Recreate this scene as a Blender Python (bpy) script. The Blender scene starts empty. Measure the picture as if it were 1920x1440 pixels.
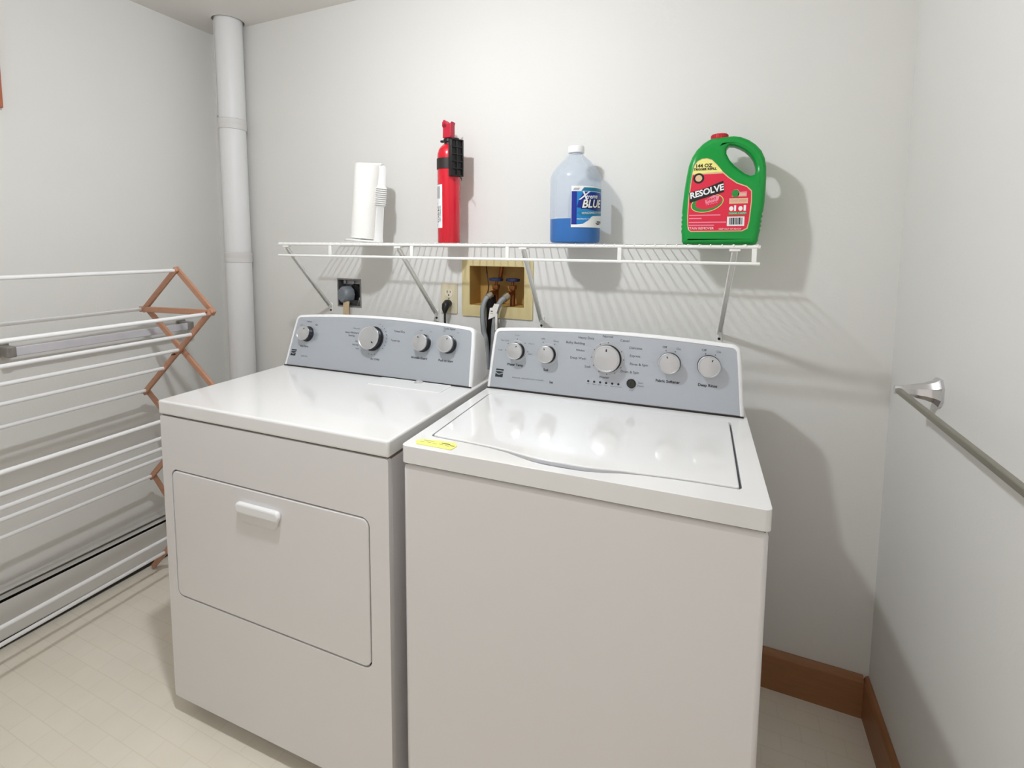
import bpy, bmesh, math, random
from mathutils import Vector, Matrix
random.seed(4)
S = bpy.context.scene
C = S.collection
PI = math.pi

# ------------------------------------------------------------------ camera
YAW, PIT, ROL, FPX, PY = -0.4017, -0.0854, 0.0073, 911.55, 540.0
f = Vector((math.sin(YAW) * math.cos(PIT), math.cos(YAW) * math.cos(PIT), math.sin(PIT)))
r = Vector((math.cos(YAW), -math.sin(YAW), 0))
u = r.cross(f)
r2 = r * math.cos(ROL) + u * math.sin(ROL)
u2 = -r * math.sin(ROL) + u * math.cos(ROL)
cam = bpy.data.cameras.new('camera')
cam.sensor_width = 36
cam.lens = FPX / 1920 * 36
cam.shift_y = (PY - 720) / 1920
cam.clip_start = 0.02
camo = bpy.data.objects.new('camera', cam)
C.objects.link(camo)
M = Matrix((r2, u2, -f)).transposed().to_4x4()
M.translation = Vector((2.1566, -1.5752, 1.3297))
camo.matrix_world = M
S.camera = camo

# ------------------------------------------------------------------ world, exposure
w = bpy.data.worlds.new('world')
S.world = w
w.use_nodes = True
w.node_tree.nodes['Background'].inputs[0].default_value = (1.0, 0.92, 0.86, 1)
w.node_tree.nodes['Background'].inputs[1].default_value = 0.62
S.view_settings.view_transform = 'Standard'
S.view_settings.look = 'None'
S.view_settings.exposure = 0.28
S.view_settings.gamma = 1
S.view_settings.use_curve_mapping = False
BULB = 700.0            # emission strength of the small ceiling dome
BULB_COL = (0.925, 0.955, 1.0)
DOME = (1.42, -1.03, 2.16)

# ------------------------------------------------------------------ materials
def srgb(c):
    return tuple(((v / 255 + 0.055) / 1.055) ** 2.4 if v > 10 else v / 255 / 12.92 for v in c)

def mat(name, col, rough=0.5, metal=0.0, noise=0.0, nscale=30, bump=0.0, bscale=200, coat=0.0, spec=0.5, emit=None, aniso=None):
    m = bpy.data.materials.new(name)
    m.use_nodes = True
    nt = m.node_tree
    b = nt.nodes['Principled BSDF']
    col = srgb(col)
    b.inputs['Base Color'].default_value = (*col, 1)
    b.inputs['Roughness'].default_value = rough
    b.inputs['Metallic'].default_value = metal
    b.inputs['Coat Weight'].default_value = coat
    b.inputs['Specular IOR Level'].default_value = spec
    tc = nt.nodes.new('ShaderNodeTexCoord')
    if noise:
        n = nt.nodes.new('ShaderNodeTexNoise')
        n.inputs['Scale'].default_value = nscale
        n.inputs['Detail'].default_value = 4
        if aniso:
            mp = nt.nodes.new('ShaderNodeMapping')
            mp.inputs['Scale'].default_value = aniso
            nt.links.new(tc.outputs['Object'], mp.inputs[0])
            nt.links.new(mp.outputs[0], n.inputs[0])
        else:
            nt.links.new(tc.outputs['Object'], n.inputs[0])
        mx = nt.nodes.new('ShaderNodeMix')
        mx.data_type = 'RGBA'
        mx.inputs['A'].default_value = (*[v * (1 - noise) for v in col], 1)
        mx.inputs['B'].default_value = (*[min(1, v * (1 + noise)) for v in col], 1)
        nt.links.new(n.outputs[0], mx.inputs['Factor'])
        nt.links.new(mx.outputs['Result'], b.inputs['Base Color'])
    if bump:
        n = nt.nodes.new('ShaderNodeTexNoise')
        n.inputs['Scale'].default_value = bscale
        nt.links.new(tc.outputs['Object'], n.inputs[0])
        bp = nt.nodes.new('ShaderNodeBump')
        bp.inputs['Strength'].default_value = bump
        bp.inputs['Distance'].default_value = 0.002
        nt.links.new(n.outputs[0], bp.inputs['Height'])
        nt.links.new(bp.outputs[0], b.inputs['Normal'])
    if emit:
        b.inputs['Emission Color'].default_value = (*emit[0], 1)
        b.inputs['Emission Strength'].default_value = emit[1]
    return m

WALL = mat('wall_paint', (226, 225, 221), 0.7, noise=0.015, nscale=3, bump=0.12, bscale=140)
CEIL = mat('ceiling_paint', (228, 225, 220), 0.8, bump=0.1, bscale=140)
ENAMEL = mat('white_enamel', (236, 235, 233), 0.10, coat=0.4, noise=0.005, nscale=5)
ENAMELF = mat('white_enamel_front', (228, 225, 224), 0.3, noise=0.006, nscale=5)
PLAS = mat('white_plastic', (240, 240, 240), 0.35)
WIRE = mat('white_vinyl_wire', (240, 240, 236), 0.35)
PANEL = mat('brushed_silver', (186, 192, 200), 0.30, metal=0.45, noise=0.04, nscale=40, aniso=(1, 30, 30))
KNOB = mat('satin_silver', (205, 206, 208), 0.28, metal=0.75)
KNOBSIDE = mat('dark_knob_side', (28, 28, 32), 0.35)
RING = mat('dial_ring', (188, 190, 194), 0.3, metal=0.4)
INK = mat('print_grey', (62, 66, 74), 0.6)
EMB = mat('emblem_black', (34, 44, 48), 0.5)
INKL = mat('print_light_grey', (120, 126, 134), 0.6)
BLACK = mat('black_plastic', (18, 17, 18), 0.4)
DARK = mat('dark_gap', (40, 36, 34), 0.8)
GASK = mat('gasket_brown', (120, 104, 94), 0.8)
GALV = mat('galvanised_steel', (150, 150, 152), 0.4, metal=0.7, noise=0.25, nscale=60)
CHROME = mat('chrome', (215, 215, 218), 0.12, metal=1.0)
STEELHOSE = mat('grey_braided_hose', (150, 154, 156), 0.45, metal=0.3, bump=0.8, bscale=500)
BRASS = mat('brass', (134, 84, 48), 0.35, metal=0.8)
BLUEH = mat('blue_valve_handle', (20, 40, 80), 0.4)
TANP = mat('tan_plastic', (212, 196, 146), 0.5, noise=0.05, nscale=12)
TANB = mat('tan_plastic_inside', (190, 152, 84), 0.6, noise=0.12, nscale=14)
IVORY = mat('ivory_plastic', (218, 208, 180), 0.4)
WOODR = mat('pinkish_wood', (190, 140, 112), 0.5, noise=0.14, nscale=30, aniso=(1, 1, 6))
WOODB = mat('baseboard_wood', (158, 110, 72), 0.45, noise=0.2, nscale=14, aniso=(1, 1, 9))
ROD = mat('white_coated_rod', (240, 240, 240), 0.35)
PIPE = mat('white_painted_duct', (226, 226, 226), 0.5, noise=0.02, nscale=8)
TAPE = mat('painted_tape', (216, 214, 212), 0.6)
HEAT = mat('heater_enamel', (214, 212, 208), 0.4)
PAPER = mat('paper_towel', (246, 245, 240), 0.9, bump=0.6, bscale=260)
HOLD = mat('holder_plastic', (232, 232, 230), 0.35)
RED = mat('red_enamel', (214, 8, 40), 0.25, coat=0.5)
REDP = mat('red_plastic', (196, 26, 56), 0.4)
GREEN = mat('green_plastic', (0, 150, 58), 0.32, noise=0.03, nscale=20)
LRED = mat('label_red', (222, 36, 66), 0.45)
LPINK = mat('label_pink', (238, 140, 160), 0.45)
LYEL = mat('label_yellow', (244, 236, 140), 0.45)
LWHITE = mat('label_white', (240, 240, 240), 0.45)
LBLACK = mat('label_black', (22, 18, 20), 0.45)
LGREEN = mat('label_green', (44, 140, 60), 0.45)
LBEIGE = mat('label_beige', (228, 190, 150), 0.45)
LNAVY = mat('label_navy', (10, 40, 140), 0.4)
LBLUE = mat('label_blue', (24, 128, 196), 0.4)
LTEAL = mat('label_teal', (20, 120, 160), 0.4)
LGREY = mat('label_grey', (170, 172, 176), 0.45)
CARDW = mat('white_tag', (236, 232, 226), 0.6)
NOTE = mat('yellow_note', (236, 234, 132), 0.7)
GREYPLUG = mat('grey_plug', (122, 128, 134), 0.45)
BEIGEC = mat('beige_cord', (206, 184, 150), 0.5)
PICT = mat('muted_print', (170, 120, 80), 0.6, noise=0.3, nscale=8)

# blue washer fluid seen through a cloudy jug
LIQ = mat('blue_fluid', (0, 106, 180), 0.3)
HDPE = bpy.data.materials.new('cloudy_plastic')
HDPE.use_nodes = True
nt = HDPE.node_tree
b = nt.nodes['Principled BSDF']
b.inputs['Base Color'].default_value = (0.74, 0.79, 0.86, 1)
b.inputs['Roughness'].default_value = 0.25
tr = nt.nodes.new('ShaderNodeBsdfTransparent')
tr.inputs[0].default_value = (0.90, 0.94, 0.98, 1)
mx = nt.nodes.new('ShaderNodeMixShader')
mx.inputs[0].default_value = 0.34
nt.links.new(b.outputs[0], mx.inputs[1])
nt.links.new(tr.outputs[0], mx.inputs[2])
nt.links.new(mx.outputs[0], nt.nodes['Material Output'].inputs[0])
mx.inputs[0].default_value = 0.70

HDPEW = HDPE.copy()          # wetted by the fluid behind it the plastic turns clearer
HDPEW.name = 'wetted_plastic'
[q for q in HDPEW.node_tree.nodes if q.bl_idname == 'ShaderNodeMixShader'][0].inputs[0].default_value = 0.95

# vinyl floor: faint small offset tiles
FLOOR = bpy.data.materials.new('vinyl_floor')
FLOOR.use_nodes = True
nt = FLOOR.node_tree
b = nt.nodes['Principled BSDF']
b.inputs['Roughness'].default_value = 0.38
tc = nt.nodes.new('ShaderNodeTexCoord')
br = nt.nodes.new('ShaderNodeTexBrick')
br.inputs['Scale'].default_value = 1
br.inputs['Brick Width'].default_value = 0.105
br.inputs['Row Height'].default_value = 0.052
br.inputs['Mortar Size'].default_value = 0.0016
br.inputs['Mortar Smooth'].default_value = 0.6
br.inputs['Color1'].default_value = (*srgb((244, 235, 216)), 1)
br.inputs['Color2'].default_value = (*srgb((242, 232, 212)), 1)
br.inputs['Mortar'].default_value = (*srgb((235, 225, 204)), 1)
nt.links.new(tc.outputs['Object'], br.inputs['Vector'])
nz = nt.nodes.new('ShaderNodeTexNoise')
nz.inputs['Scale'].default_value = 9
nz.inputs['Detail'].default_value = 6
nt.links.new(tc.outputs['Object'], nz.inputs['Vector'])
mm = nt.nodes.new('ShaderNodeMix')
mm.data_type = 'RGBA'
mm.blend_type = 'MULTIPLY'
mm.inputs['Factor'].default_value = 0.10
nt.links.new(br.outputs['Color'], mm.inputs['A'])
nt.links.new(nz.outputs[0], mm.inputs['B'])
hs = nt.nodes.new('ShaderNodeHueSaturation')
hs.inputs['Saturation'].default_value = 0.85
hs.inputs['Value'].default_value = 1.06
nt.links.new(mm.outputs['Result'], hs.inputs['Color'])
nt.links.new(hs.outputs[0], b.inputs['Base Color'])

# ------------------------------------------------------------------ mesh helpers
def tag(o, label=None, cat=None, group=None, kind=None):
    if label: o['label'] = label
    if cat: o['category'] = cat
    if group: o['group'] = group
    if kind: o['kind'] = kind
    return o

def thing(name, label, cat, loc=(0, 0, 0), rotz=0, group=None, rot=None):
    o = bpy.data.objects.new(name, None)
    C.objects.link(o)
    o.empty_display_size = 0.05
    o.location = loc
    o.rotation_euler = rot if rot else (0, 0, rotz)
    return tag(o, label, cat, group)

def obj(name, bm, mats, parent=None, bevel=0, seg=3, smooth=True, kind=None, angle=35):
    me = bpy.data.meshes.new(name)
    bmesh.ops.recalc_face_normals(bm, faces=bm.faces)
    bm.to_mesh(me)
    bm.free()
    if not isinstance(mats, (list, tuple)): mats = [mats]
    for m in mats: me.materials.append(m)
    if smooth:
        me.shade_smooth()
        try: me.set_sharp_from_angle(angle=math.radians(angle))
        except Exception: pass
    o = bpy.data.objects.new(name, me)
    C.objects.link(o)
    if parent: o.parent = parent
    if kind: o['kind'] = kind
    if bevel:
        md = o.modifiers.new('bevel', 'BEVEL')
        md.width = bevel; md.segments = seg; md.limit_method = 'ANGLE'; md.angle_limit = math.radians(40)
        md.harden_normals = False
    return o

def B(): return bmesh.new()

def box(bm, a, c, mi=0):
    x0, y0, z0 = a; x1, y1, z1 = c
    v = [bm.verts.new(p) for p in [(x0, y0, z0), (x1, y0, z0), (x1, y1, z0), (x0, y1, z0), (x0, y0, z1), (x1, y0, z1), (x1, y1, z1), (x0, y1, z1)]]
    for q in [(0, 3, 2, 1), (4, 5, 6, 7), (0, 1, 5, 4), (1, 2, 6, 5), (2, 3, 7, 6), (3, 0, 4, 7)]:
        fc = bm.faces.new([v[i] for i in q]); fc.material_index = mi
    return v

def bar(bm, a, c, w, h, up=(0, 0, 1), mi=0):
    """box of section w x h from point a to point c"""
    a, c = Vector(a), Vector(c)
    d = (c - a).normalized()
    s = d.cross(Vector(up)).normalized()
    t = s.cross(d)
    vs = []
    for p in (a, c):
        for i, j in ((-1, -1), (1, -1), (1, 1), (-1, 1)):
            vs.append(bm.verts.new(p + s * (i * w / 2) + t * (j * h / 2)))
    for q in [(0, 1, 2, 3), (7, 6, 5, 4), (0, 4, 5, 1), (1, 5, 6, 2), (2, 6, 7, 3), (3, 7, 4, 0)]:
        bm.faces.new([vs[i] for i in q]).material_index = mi

def tube(bm, pts, rad, seg=12, mi=0, cap=True):
    pts = [Vector(p) for p in pts]
    n = len(pts)
    rads = rad if isinstance(rad, (list, tuple)) else [rad] * n
    rings = []
    ref = None
    for i, p in enumerate(pts):
        d = (pts[min(i + 1, n - 1)] - pts[max(i - 1, 0)]).normalized()
        if ref is None:
            ref = d.orthogonal().normalized()
        ref = (ref - d * ref.dot(d)).normalized()
        t = d.cross(ref)
        rings.append([bm.verts.new(p + (ref * math.cos(2 * PI * k / seg) + t * math.sin(2 * PI * k / seg)) * rads[i]) for k in range(seg)])
    for a, c in zip(rings, rings[1:]):
        for k in range(seg):
            bm.faces.new((a[k], a[(k + 1) % seg], c[(k + 1) % seg], c[k])).material_index = mi
    if cap:
        bm.faces.new(rings[0][::-1]).material_index = mi
        bm.faces.new(rings[-1]).material_index = mi

def lathe(bm, prof, seg=40, mi=0, M=None, closed_ends=True):
    rings = []
    for rr, z in prof:
        ring = []
        for k in range(seg):
            p = Vector((rr * math.cos(2 * PI * k / seg), rr * math.sin(2 * PI * k / seg), z))
            ring.append(bm.verts.new(M @ p if M else p))
        rings.append(ring)
    for a, c in zip(rings, rings[1:]):
        for k in range(seg):
            bm.faces.new((a[k], a[(k + 1) % seg], c[(k + 1) % seg], c[k])).material_index = mi
    if closed_ends:
        bm.faces.new(rings[0][::-1]).material_index = mi
        bm.faces.new(rings[-1]).material_index = mi

def rrect(x0, y0, x1, y1, rad, n=6):
    out = []
    for cx, cy, a0 in ((x1 - rad, y0 + rad, -PI / 2), (x1 - rad, y1 - rad, 0), (x0 + rad, y1 - rad, PI / 2), (x0 + rad, y0 + rad, PI)):
        for k in range(n + 1):
            a = a0 + PI / 2 * k / n
            out.append((cx + rad * math.cos(a), cy + rad * math.sin(a)))
    return out

def prism(bm, loop, fmap, d0, d1, mi=0, holes=()):
    """2D loop (with holes) extruded; fmap(u, v, d) gives the 3D point"""
    sets = []
    for L in [loop, *holes]:
        a = [bm.verts.new(fmap(x, y, d0)) for x, y in L]
        c = [bm.verts.new(fmap(x, y, d1)) for x, y in L]
        n = len(L)
        for k in range(n):
            bm.faces.new((a[k], a[(k + 1) % n], c[(k + 1) % n], c[k])).material_index = mi
        sets.append((a, c))
    if not holes:
        bm.faces.new(sets[0][0]).material_index = mi
        bm.faces.new(sets[0][1]).material_index = mi
    else:
        for s in (0, 1):
            ed = []
            for st in sets:
                L = st[s]
                for k in range(len(L)):
                    ed.append(bm.edges.get((L[k], L[(k + 1) % len(L)])))
            res = bmesh.ops.triangle_fill(bm, use_beauty=True, use_dissolve=False, edges=ed)
            for g in res['geom']:
                if isinstance(g, bmesh.types.BMFace): g.material_index = mi

def smoothpath(pts, sub=8):
    P = [Vector(p) for p in pts]
    P = [P[0] * 2 - P[1]] + P + [P[-1] * 2 - P[-2]]
    out = []
    for i in range(1, len(P) - 2):
        a, b_, c, d = P[i - 1:i + 3]
        for k in range(sub):
            t = k / sub
            out.append(0.5 * ((2 * b_) + (c - a) * t + (2 * a - 5 * b_ + 4 * c - d) * t * t + (3 * b_ - a - 3 * c + d) * t ** 3))
    out.append(P[-2])
    return out

_tc = {}
def text_geo(s, size, shear=0, bold=0):
    k = (s, size, shear, bold)
    if k not in _tc:
        cu = bpy.data.curves.new('t', 'FONT')
        cu.body = s; cu.size = size; cu.shear = shear; cu.offset = bold
        cu.resolution_u = 3
        cu.align_x = 'CENTER'; cu.align_y = 'CENTER'
        o = bpy.data.objects.new('t', cu)
        C.objects.link(o)
        bpy.context.view_layer.update()
        dg = bpy.context.evaluated_depsgraph_get()
        me = bpy.data.meshes.new_from_object(o.evaluated_get(dg))
        _tc[k] = ([tuple(v.co) for v in me.vertices], [tuple(p.vertices) for p in me.polygons])
        bpy.data.objects.remove(o); bpy.data.curves.remove(cu); bpy.data.meshes.remove(me)
    return _tc[k]

class Decal:
    """flat print: layers of polygons and lettering laid over a surface by fmap(u, v, layer)"""
    def __init__(s, fmap, mats, step=0.00025):
        s.bm = B(); s.f = fmap; s.mats = list(mats); s.step = step
    def _i(s, m):
        if m not in s.mats: s.mats.append(m)
        return s.mats.index(m)
    def poly(s, pts, layer, m, maxlen=None):
        bm = B()
        bm.faces.new([bm.verts.new((x, y, 0)) for x, y in pts])
        bmesh.ops.triangulate(bm, faces=bm.faces)
        if maxlen:
            for _ in range(6):
                E = [e for e in bm.edges if e.calc_length() > maxlen]
                if not E: break
                bmesh.ops.subdivide_edges(bm, edges=E, cuts=1, use_grid_fill=False)
                bmesh.ops.triangulate(bm, faces=bm.faces)
        s._merge([tuple(v.co) for v in bm.verts], [tuple(v.index for v in fc.verts) for fc in (bm.verts.index_update() or bm.faces)], layer, m)
        bm.free()
    def _merge(s, vs, fs, layer, m):
        mi = s._i(m)
        V = [s.bm.verts.new(s.f(x, y, layer * s.step)) for x, y, _ in vs]
        for q in fs:
            try: s.bm.faces.new([V[i] for i in q]).material_index = mi
            except ValueError: pass
    def text(s, t, x, y, size, m, rot=0, shear=0, layer=2, bold=0, sx=1):
        vs, fs = text_geo(t, size, shear, bold)
        c, n = math.cos(rot), math.sin(rot)
        s._merge([(x + a * sx * c - b_ * n, y + a * sx * n + b_ * c, 0) for a, b_, _ in vs], fs, layer, m)
    def ell(s, x, y, a, b_, layer, m, n=20, rot=0):
        s.poly([(x + a * math.cos(2 * PI * k / n) * math.cos(rot) - b_ * math.sin(2 * PI * k / n) * math.sin(rot),
                 y + a * math.cos(2 * PI * k / n) * math.sin(rot) + b_ * math.sin(2 * PI * k / n) * math.cos(rot)) for k in range(n)], layer, m)
    def rect(s, x0, y0, x1, y1, layer, m, maxlen=None):
        s.poly([(x0, y0), (x1, y0), (x1, y1), (x0, y1)], layer, m, maxlen)
    def build(s, name, parent):
        me = bpy.data.meshes.new(name)
        s.bm.to_mesh(me); s.bm.free()
        for m in s.mats: me.materials.append(m)
        o = bpy.data.objects.new(name, me); C.objects.link(o); o.parent = parent
        return o

# ------------------------------------------------------------------ room
XR, ZC, YF = 2.594, 2.275, -2.15
def gridwall(bm, xs, zs, skip, y0, y1):
    for i in range(len(xs) - 1):
        for j in range(len(zs) - 1):
            if (i, j) not in skip:
                box(bm, (xs[i], y0, zs[j]), (xs[i + 1], y1, zs[j + 1]))
bm = B()
VX0, VX1, VZ0, VZ1 = 1.318, 1.538, 1.112, 1.261      # opening for the valve box
EX0, EX1, EZ0, EZ1 = 0.699, 0.818, 1.078, 1.190      # opening for the dryer outlet
gridwall(bm, [-0.1, EX0, EX1, VX0, VX1, XR + 0.1], [0, EZ0, VZ0, EZ1, VZ1, ZC], {(1, 1), (1, 2), (3, 2), (3, 3)}, 0, 0.12)
bmesh.ops.remove_doubles(bm, verts=bm.verts, dist=1e-5)
obj('wall_back', bm, WALL, kind='structure', smooth=False)
bm = B(); box(bm, (-0.1, YF, 0), (0, 0, ZC)); obj('wall_left', bm, WALL, kind='structure', smooth=False)
bm = B(); box(bm, (XR, YF, 0), (XR + 0.1, 0, ZC)); obj('wall_right', bm, WALL, kind='structure', smooth=False)
bm = B()
gridwall(bm, [-0.1, 1.60, 2.45, XR + 0.1], [0, 2.03, ZC], {(1, 0)}, YF - 0.12, YF)    # doorway added behind the camera to let world light in as fill
obj('wall_front', bm, WALL, kind='structure', smooth=False)
bm = B(); box(bm, (-0.1, YF - 1.6, -0.1), (XR + 0.1, 0.12, 0)); obj('floor', bm, FLOOR, kind='structure', smooth=False)
bm = B()
hx, hy = 0.192, -0.064
hole = [(hx + 0.0625 * math.cos(2 * PI * k / 40), hy + 0.0625 * math.sin(2 * PI * k / 40)) for k in range(40)]
prism(bm, [(-0.1, YF - 0.12), (XR + 0.1, YF - 0.12), (XR + 0.1, 0.12), (-0.1, 0.12)], lambda x, y, d: (x, y, d), ZC, ZC + 0.1, holes=[hole])
obj('ceiling', bm, CEIL, kind='structure', smooth=False)
def baseprof(bm, p0, p1, nrm):
    prof = [(0, 0), (0.013, 0), (0.013, 0.108), (0.009, 0.118), (0.004, 0.124), (0, 0.124)]
    p0, p1, nrm = Vector(p0), Vector(p1), Vector(nrm)
    a = [bm.verts.new(p0 + nrm * q + Vector((0, 0, z))) for q, z in prof]
    c = [bm.verts.new(p1 + nrm * q + Vector((0, 0, z))) for q, z in prof]
    n = len(prof)
    for k in range(n): bm.faces.new((a[k], a[(k + 1) % n], c[(k + 1) % n], c[k]))
    bm.faces.new(a); bm.faces.new(c)
bm = B(); baseprof(bm, (0.3, 0, 0), (XR - 0.0135, 0, 0), (0, -1, 0)); obj('baseboard_back', bm, WOODB, kind='structure', smooth=False)
bm = B(); baseprof(bm, (XR, 0, 0), (XR, YF, 0), (-1, 0, 0)); obj('baseboard_right', bm, WOODB, kind='structure', smooth=False)

# ------------------------------------------------------------------ ceiling light (just above the frame)
cl = thing('ceiling_light', 'small ceiling light with a white base and a lit half-round dome', 'light', (DOME[0], DOME[1], ZC))
bm = B(); lathe(bm, [(0.001, 0), (0.085, 0), (0.083, -0.02), (0.060, -0.035), (0.042, -0.105), (0.042, -0.1145), (0.001, -0.1145)], 40)
obj('base', bm, PLAS, cl)
BM_ = mat('lit_dome', (255, 250, 240), 0.5, emit=(BULB_COL, BULB))
bm = B(); lathe(bm, [(0.039, 0)] + [(0.039 * math.cos(k * PI / 16), -0.039 * math.sin(k * PI / 16)) for k in range(1, 8)] + [(0.0005, -0.039)], 32, 0, Matrix.Translation((0, 0, DOME[2] - ZC)))
obj('dome', bm, BM_, cl)

# ------------------------------------------------------------------ washer and dryer
def arch(u0, u1, v0, v1, rise, lean, inset, n=28, rad=0.022):
    """front outline of a backsplash: straight foot, leaning sides, rounded shoulders, arched top"""
    out = []
    out.append((u0 + inset, v0)); out.append((u1 - inset, v0))
    r_ = max(rad - inset, 0.004)
    xr, xl = u1 - lean - inset, u0 + lean + inset
    vt = v1 - inset
    cm, hw = (xl + xr) / 2, (xr - xl) / 2
    top = lambda x: vt + rise * (1 - ((x - cm) / hw) ** 2)
    for k in range(1, 5): out.append((u1 - inset - lean * k / 5 * ((vt - r_ - v0) / (vt - v0)), v0 + (vt - r_ - v0) * k / 5))
    for k in range(7):
        a = PI / 2 * k / 6
        x = xr - r_ + r_ * math.cos(a); out.append((x, top(xr - r_) - r_ + r_ * math.sin(a)))
    for k in range(1, n):
        x = xr - r_ + (xl + r_ - (xr - r_)) * k / n
        out.append((x, top(x)))
    for k in range(7):
        a = PI / 2 + PI / 2 * k / 6
        x = xl + r_ + r_ * math.cos(a); out.append((x, top(xl + r_) - r_ + r_ * math.sin(a)))
    for k in range(4, 0, -1): out.append((u0 + inset + lean * k / 5 * ((vt - r_ - v0) / (vt - v0)), v0 + (vt - r_ - v0) * k / 5))
    return out

def console(root, W, y0, y1, z0, z1, D, u0, u1, v1, rise):
    L = math.hypot(y1 - y0, z1 - z0)
    up = Vector((0, (y1 - y0) / L, (z1 - z0) / L)); n = Vector((0, -up.z, up.y)); o = Vector((0, y0, z0))
    P = lambda u_, v_, d: o + Vector((u_, 0, 0)) + up * v_ + n * d
    lean = 0.012
    A = lambda ins: arch(u0, u1, 0.0, v1, rise, lean, ins)
    bm = B()
    rings = []
    def add(pts): rings.append([bm.verts.new(p) for p in pts])
    bk = A(0.018)
    add([Vector((x, y1 + 0.100, z0 + v * 0.76)) for x, v in bk])
    bk = A(0.009)
    add([Vector((x, y1 + 0.060, z0 + v * 0.88)) for x, v in bk])
    add([P(x, v, -0.012) for x, v in A(0.0)])
    add([P(x, v, -0.004) for x, v in A(0.0)])
    add([P(x, v, 0.000) for x, v in A(0.0012)])
    add([P(x, v, 0.0030) for x, v in A(0.005)])
    add([P(x, v, 0.0030) for x, v in A(0.0095)])
    add([P(x, v, 0.0010) for x, v in A(0.0105)])
    for a, c in zip(rings, rings[1:]):
        for k in range(len(a)):
            bm.faces.new((a[k], a[(k + 1) % len(a)], c[(k + 1) % len(a)], c[k]))
    bm.faces.new(rings[0]); bm.faces.new(rings[-1])
    con = obj('console', bm, PLAS, root, angle=50)
    bm = B()
    prism(bm, [(x, max(v, 0.003)) for x, v in A(0.011)], P, 0.0011, 0.0022)
    pan = obj('control_panel', bm, PANEL, con, angle=30)
    return con, P, n, up

def knob(con, P, up, n, u_, v_, R, h, ang, ring=None):
    """dial: thing > console > knob with its own pointer, axis along the panel normal"""
    Mx = Matrix((Vector((1, 0, 0)), up, n)).transposed().to_4x4()
    Mx.translation = P(u_, v_, 0.0022)
    bm = B()
    if ring:
        lathe(bm, [(ring * 0.8, 0), (ring, 0), (ring - 0.002, 0.0016), (ring * 0.8, 0.0018)], 48, 2, Mx, False)
    lathe(bm, [(R * 1.04, 0), (R * 1.04, 0.002), (R * 0.95, 0.003), (R * 0.93, h * 0.55), (R * 0.96, h * 0.8)], 48, 1, Mx, False)
    lathe(bm, [(R * 0.96, h * 0.8), (R, h * 0.84), (R, h * 0.94), (R * 0.97, h), (R * 0.90, h * 1.02), (R * 0.86, h * 0.98), (R * 0.5, h * 1.03), (0.0005, h * 1.05)], 48, 0, Mx, False)
    k = obj('knob', bm, [KNOB, KNOBSIDE, RING], con, angle=30)
    bm = B()
    c, s = math.cos(ang), math.sin(ang)
    L = [(R * (0.62 * c + dx * c * 0.11 - dy * s * 0.055), R * (0.62 * s + dx * s * 0.11 + dy * c * 0.055)) for dx, dy in [(1, 0), (.7, .8), (-.7, .8), (-1, 0), (-.7, -.8), (.7, -.8)]]
    prism(bm, L, lambda x, y, d: Mx @ Vector((x, y, d)), h * 1.0, h * 1.045)
    pt = obj('pointer', bm, BLACK, con, smooth=False)
    return k

def emblem(d, u_, v_, s):
    sh_ = 0.12
    q = lambda x, y: (u_ + s * (x + sh_ * y), v_ + s * y)
    d.poly([q(-.5, -.5), q(.5, -.5), q(.5, .5), q(-.5, .5)], 1, EMB)
    for f_, w_ in ((lambda t: 0.22 + 0.04 * math.sin(t * 3.1), 0.055), (lambda t: -0.06 - 0.10 * math.sin(t * 5.2 - 0.9), 0.06)):
        N = 10
        for k in range(N):
            t0, t1 = k / N, (k + 1) / N
            d.poly([q(t0 - .5, f_(t0) - w_), q(t1 - .5, f_(t1) - w_), q(t1 - .5, f_(t1) + w_), q(t0 - .5, f_(t0) + w_)], 2, LGREY)

def cabinet(root, W, D, z0, zt, panel_hole=None):
    bm = B(); box(bm, (0.006, 0.010, z0), (W - 0.006, D, zt))
    body = obj('cabinet', bm, ENAMELF, root, bevel=0.01)
    return body

# ---- dryer
DX, DY, DR, DW, DD = 0.7834, -0.7711, 0.030, 0.7384, 0.6426
DH = 0.912
dry = thing('clothes_dryer', 'white front-load clothes dryer with drop-down door, left of the washing machine', 'dryer', (DX, DY, 0), DR)
cabinet(dry, DW, DD, 0.056, 0.8705)
fm = lambda x, z, d: (x, d, z)
bm = B()
door_o = rrect(0.0365, 0.3655, 0.6845, 0.7265, 0.022, 6)
prism(bm, rrect(0.003, 0.055, DW - 0.003, 0.8705, 0.006, 3), fm, 0.0, 0.012, holes=[door_o])
obj('front_panel', bm, ENAMELF, dry, bevel=0.003)
bm = B()
door_i = rrect(0.0402, 0.3692, 0.6808, 0.7228, 0.0185, 6)
prism(bm, door_i, fm, -0.0005, 0.011)
door = obj('door', bm, ENAMELF, dry, bevel=0.003)
bm = B(); prism(bm, rrect(0.0368, 0.366, 0.6842, 0.726, 0.02, 6), fm, 0.0085, 0.0095); obj('door_gap_shade', bm, DARK, dry, smooth=False)  # dark sheet behind the door gap, its colour stands in for shade
# recessed pull handle
bm = B()
prism(bm, rrect(0.283, 0.662, 0.427, 0.690, 0.013, 6), fm, -0.013, 0.0005)
obj('handle', bm, PLAS, door, bevel=0.006, seg=4)
bm = B()
prism(bm, [(0.288, 0.668), (0.422, 0.668), (0.416, 0.648), (0.406, 0.640), (0.304, 0.640), (0.294, 0.648)], fm, -0.008, 0.0)
obj('handle_scoop', bm, ENAMELF, door, bevel=0.003)
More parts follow.
